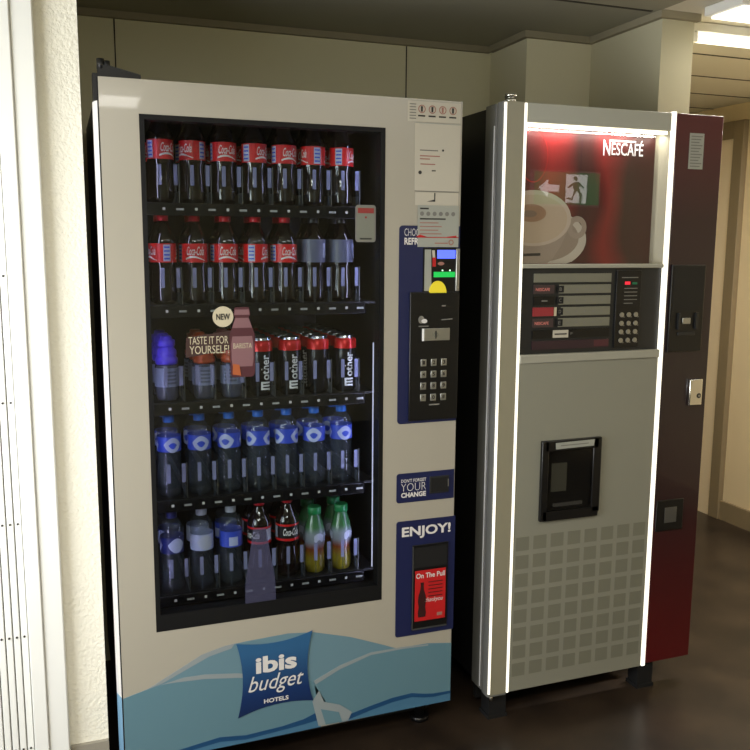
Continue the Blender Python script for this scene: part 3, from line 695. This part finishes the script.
# silver column on the left, rounded
cp = [(1.0905, .044), (1.0885, .03), (1.0885, .008), (1.0925, .0), (1.153, .0), (1.153, .044)]
part(MB().prism(cp, .040, ZT, 'side_grey').prism([(1.0975, -.0015), (1.152, -.0015), (1.152, 0), (1.0975, 0)], .046, ZT, 'column_grey'), 'side_column', CM, 'silver column with light strips on both edges')
part(MB().box(1.0890, 1.0955, -.0035, .001, .052, ZT-.004, 'led_white'), 'light_strip', CM)
part(MB().box(1.1545, 1.1615, -.002, .012, .046, ZT-.002, 'led_white'), 'light_strip', CM)
part(MB().box(1.668, 1.680, -.002, .012, .046, ZT+.004, 'led_white'), 'light_strip', CM)
part(MB().cyl((1.118, .02, ZT-.002), (1.118, .02, ZT+.010), .016, 'chrome', 20).cyl((1.118, .02, ZT+.010), (1.118, .02, ZT+.014), .012, 'chrome', 20).cyl((1.118, .02, ZT+.014), (1.118, .02, ZT+.022), .017, 'chrome', 20), 'hinge_pin', CM, 'round chrome hinge pin on top')
part(MB().cyl((1.104, .006, .026), (1.104, .006, .044), .006, 'chrome', 12), 'hinge_foot', CM)
# header
part(MB().box(1.163, 1.664, .0, .048, 1.788, ZT, 'header_grey', .002), 'header', CM)
part(MB().box(1.170, 1.655, .004, .026, 1.778, 1.787, 'led_bar'), 'header_light', CM, 'glowing light bar under the header')
hl = area('header_lamp', (1.414, .018, 1.775), (0, .3, -1), .46, .015, .8, (1, .95, .85)); hl.parent = CM; hl.location = hl.location-CM.location
YP = .045
part(MB().box(1.163, 1.664, YP+.004, .048+.04, 1.385, 1.788, 'black_matte').prism([(1.644, YP), (1.664, .004), (1.664, YP)], 1.386, 1.786, 'cream_side').prism([(1.163, .01), (1.163, YP), (1.167, YP)], 1.386, 1.786, 'cream_side'), 'light_box', CM)
# poster: everything printed on one board
x0, x1, z0, z1 = 1.165, 1.645, 1.386, 1.786
po = MB().plate([(x0, z0), (x1, z0), (x1, z1), (x0, z1)], YP, 'poster_swirl', .003)
po.ring(1.215, 1.70, .046, .048, YP-.0010, 'poster_bright', 30, 1.6)
part(po, 'poster_board', CM, 'red coffee poster board')
cu_ = MB()
def clip(pts): return [(min(max(a, x0+.001), x1), min(max(b, z0+.001), z1)) for a, b in pts]
ell = lambda cx, cz, rx, rz, a0=0, a1=360, n=40: [(cx+rx*math.cos(math.radians(a0+(a1-a0)*i/n)), cz+rz*math.sin(math.radians(a0+(a1-a0)*i/n))) for i in range(n)]
cu_.plate(clip(ell(1.245, 1.458, .162, .092)), YP-.0008, 'saucer')
cu_.plate(clip(ell(1.25, 1.462, .130, .070)), YP-.0010, 'cup_shade_soft')
cu_.plate(clip([(1.10, 1.520), (1.10, 1.386), (1.272, 1.386), (1.290, 1.400), (1.318, 1.440), (1.338, 1.480), (1.347, 1.525)]), YP-.0012, 'cup_china')
hd = ell(1.373, 1.497, .034, .036)
cu_.ring(1.372, 1.495, .017, .034, YP-.0014, 'cup_china', 28)
cu_.plate(clip(ell(1.222, 1.520, .128, .082)), YP-.0018, 'cup_rim')
cu_.plate(clip(ell(1.220, 1.518, .116, .071)), YP-.0022, 'milk')
cu_.plate(clip(ell(1.212, 1.535, .050, .026)), YP-.0026, 'coffee_ring')
cu_.plate(clip(ell(1.206, 1.533, .024, .010)), YP-.0030, 'cup_shade')
cu_.plate(clip([(1.190, 1.408), (1.248, 1.410), (1.248, 1.418), (1.190, 1.416)]), YP-.0016, 'dark_print')
part(cu_, 'coffee_cup_picture', CM, 'picture of a white coffee cup on a saucer')
nt_ = MB().text('N', 1.453, 1.478, 1.711, 1.758, YP-.002, 'bright_white', .012).text('ESCAF\u00c9', 1.483, 1.598, 1.713, 1.760, YP-.002, 'bright_white', .008)
nt_.plate([(1.478, 1.7535), (1.570, 1.7535), (1.570, 1.758), (1.478, 1.758)], YP-.002, 'bright_white')
part(nt_, 'lettering', CM, 'white brand lettering on the poster')
part(MB().box(x0, 1.645, .032, .034, 1.386, 1.777, 'poster_glass'), 'poster_glass', CM)
part(MB().box(1.163, 1.664, -.003, .07, 1.374, 1.386, 'grey_panel_light', .002), 'shelf_ledge', CM)
# control panel
cp_ = part(MB().box(1.163, 1.664, .010, .09, 1.118, 1.374, 'dark_plastic'), 'control_panel', CM, 'dark drink selection panel')
part(MB().box(1.163, 1.664, -.006, .06, 1.092, 1.118, 'grey_panel_light', .003), 'panel_ledge', CM)
rows = 7
for i in range(rows):
    zt = 1.358-i*.0335; zb = zt-.026
    rb = MB()
    if i == 0: rb.box(1.208, 1.478, .006, .010, zb, zt, 'tile_print')
    elif i < 5:
        rb.box(1.296 if i != 3 else 1.305, 1.478, .006, .010, zb, zt, 'tile_print').box(1.208, 1.278, .006, .010, zb, zt, ['', 'brown_strip', 'black_plastic', 'red_strip', 'brown_strip'][i])
        if i in (1, 4): rb.text('NESCAFE', 1.214, 1.262, zb+.008, zb+.017, .0054, 'cap_salmon', .02)
        if i == 3: rb.box(1.280, 1.288, .0055, .010, zb, zt, 'sticker_cream')
        if i == 2: rb.plate([(1.235, zb+.010), (1.255, zb+.010), (1.255, zb+.014), (1.235, zb+.014)], .0054, 'grey_print')
        rb.box(1.288, 1.310, .0050, .0058, zb+.003, zt-.003, 'black_matte').text('ABCDE'[i], 1.295, 1.303, zb+.008, zb+.018, .0045, 'grey_print')
        for q in range(5): rb.plate([(1.325+q*.030, zb+.010), (1.331+q*.030, zb+.010), (1.331+q*.030, zb+.014), (1.325+q*.030, zb+.014)], .0054, 'grey_print')
    elif i == 5: rb.box(1.208, 1.478, .006, .010, zb, zt, 'black_plastic').box(1.278, 1.332, .0052, .006, zb+.001, zt-.002, 'paper').plate([(1.284, zb+.010), (1.326, zb+.010), (1.326, zb+.014), (1.284, zb+.014)], .0046, 'dark_print').text('F', 1.340, 1.348, zb+.009, zb+.016, .0054, 'grey_print')
    else: rb.box(1.208, 1.478, .006, .010, zb, zt, 'dark_maroon').box(1.425, 1.478, .0055, .006, zb+.004, zt-.002, 'sticker_maroon')
    part(rb, 'selection_strip', cp_)
kp = part(MB().box(1.497, 1.588, .004, .010, 1.128, 1.366, 'black_plastic', .001), 'keypad', cp_)
kq = MB().plate([(1.527, 1.323), (1.546, 1.323), (1.546, 1.332), (1.527, 1.332)], .0034, 'led_red').plate([(1.554, 1.323), (1.572, 1.323), (1.572, 1.330), (1.554, 1.330)], .0034, 'led_green_dim').plate([(1.515, 1.343), (1.575, 1.343), (1.575, 1.346), (1.515, 1.346)], .0034, 'grey_print')
for i in range(5): kq.plate([(1.526, 1.310-i*.0115), (1.574-.015*(i == 4), 1.310-i*.0115), (1.574-.015*(i == 4), 1.3125-i*.0115), (1.526, 1.3125-i*.0115)], .0034, 'grey_print')
part(kq, 'keypad_display', kp)
for i in range(4):
    for j in range(3):
        x = 1.520+j*.026; z = 1.230-i*.0265
        part(MB().cyl((x, .004, z), (x, .0005, z), .0075, 'silver', 14).plate([(x+.007, z-.009), (x+.012, z-.009), (x+.012, z-.005), (x+.007, z-.005)], .0034, 'grey_print'), 'key', kp)
# lower panel
lp = part(MB().box(1.163, 1.664, 0, .05, .046, 1.092, 'grey_panel', .001), 'lower_panel', CM)
tl = MB()
for i in range(8):
    for j in range(8):
        x = 1.172+j*.0618; z = .552-i*.0590; tl.plate([(x, z-.044), (x+.046, z-.044), (x+.046, z), (x, z)], -.0005, 'tile_print', .0004)
part(tl, 'square_pattern', lp, 'grid of darker squares')
# cup dispensing hatch
hx0, hx1, hz0, hz1 = 1.247, 1.461, .597, .851
h = part(MB().box(hx0, hx0+.024, -.012, .002, hz0, hz1, 'black_plastic', .003).box(hx1-.030, hx1, -.012, .002, hz0+.014, hz1, 'black_plastic', .003).box(hx0+.01, hx1-.01, -.012, .002, hz1-.034, hz1, 'black_plastic', .003).prism([(hx0+.01, -.012), (hx1-.006, -.012), (hx1-.006, .002), (hx0+.01, .002)], hz0, hz0+.030, 'black_plastic').box(hx0+.02, hx1-.02, -.0006, .0006, hz0+.02, hz1-.02, 'dark_plastic').box(hx0+.05, hx1-.06, -.006, -.0006, hz0+.042, hz0+.052, 'grey_print').box(hx0+.040, hx0+.095, -.003, -.0006, hz0+.09, hz0+.18, 'tile_print'), 'cup_hatch', CM, 'black framed cup hatch')
part(MB().box(hx0+.022, hx1-.028, -.0095, -.0075, hz0+.028, hz1-.034, 'smoked_door'), 'hatch_door', h)
part(MB().plate([(1.294, .824), (1.430, .826), (1.432, .846), (1.292, .844)], -.0130, 'paper_grey').plate([(1.31, .833), (1.41, .834), (1.41, .837), (1.31, .836)], -.0136, 'grey_print'), 'hatch_label', h)
# dark red column on the right
rc = part(MB().box(1.684, X1, 0, .046, .052, ZT, 'red_column_print', .002), 'payment_column', CM, 'dark red payment column')
part(MB().box(1.693, 1.824, -.008, 0, 1.108, 1.383, 'black_plastic', .002).box(1.700, 1.817, -.009, -.008, 1.24, 1.376, 'interior_black'), 'coin_unit', rc)
part(MB().box(1.740, 1.772, -.013, -.008, 1.196, 1.216, 'silver', .002).box(1.726, 1.792, -.012, -.008, 1.160, 1.172, 'dark_plastic', .001).box(1.722, 1.730, -.016, -.008, 1.18, 1.232, 'dark_plastic').box(1.790, 1.800, -.016, -.008, 1.18, 1.232, 'dark_plastic'), 'coin_slot', rc)
lk = part(MB().box(1.786, 1.836, -.014, 0, .930, 1.016, 'chrome', .003), 'lock', rc, 'chrome door lock')
part(MB().cyl((1.822, -.014, .962), (1.822, -.0155, .962), .008, 'black_plastic', 16).cyl((1.822, -.0155, .962), (1.822, -.0165, .962), .004, 'silver', 12), 'keyhole', lk)
part(MB().box(1.690, 1.798, -.004, 0, .512, .618, 'black_plastic', .002).box(1.722, 1.770, -.0055, -.004, .54, .592, 'silver_dark', .001), 'refund_tray', rc)
st = MB().plate([(1.735, 1.678), (1.790, 1.678), (1.790, 1.786), (1.735, 1.786)], -.001, 'paper_grey')
for i in range(11): st.plate([(1.741, 1.775-i*.009), (1.784-.006*(i % 3), 1.775-i*.009), (1.784-.006*(i % 3), 1.778-i*.009), (1.741, 1.778-i*.009)], -.0016, 'grey_print')
part(st, 'information_sticker', rc)
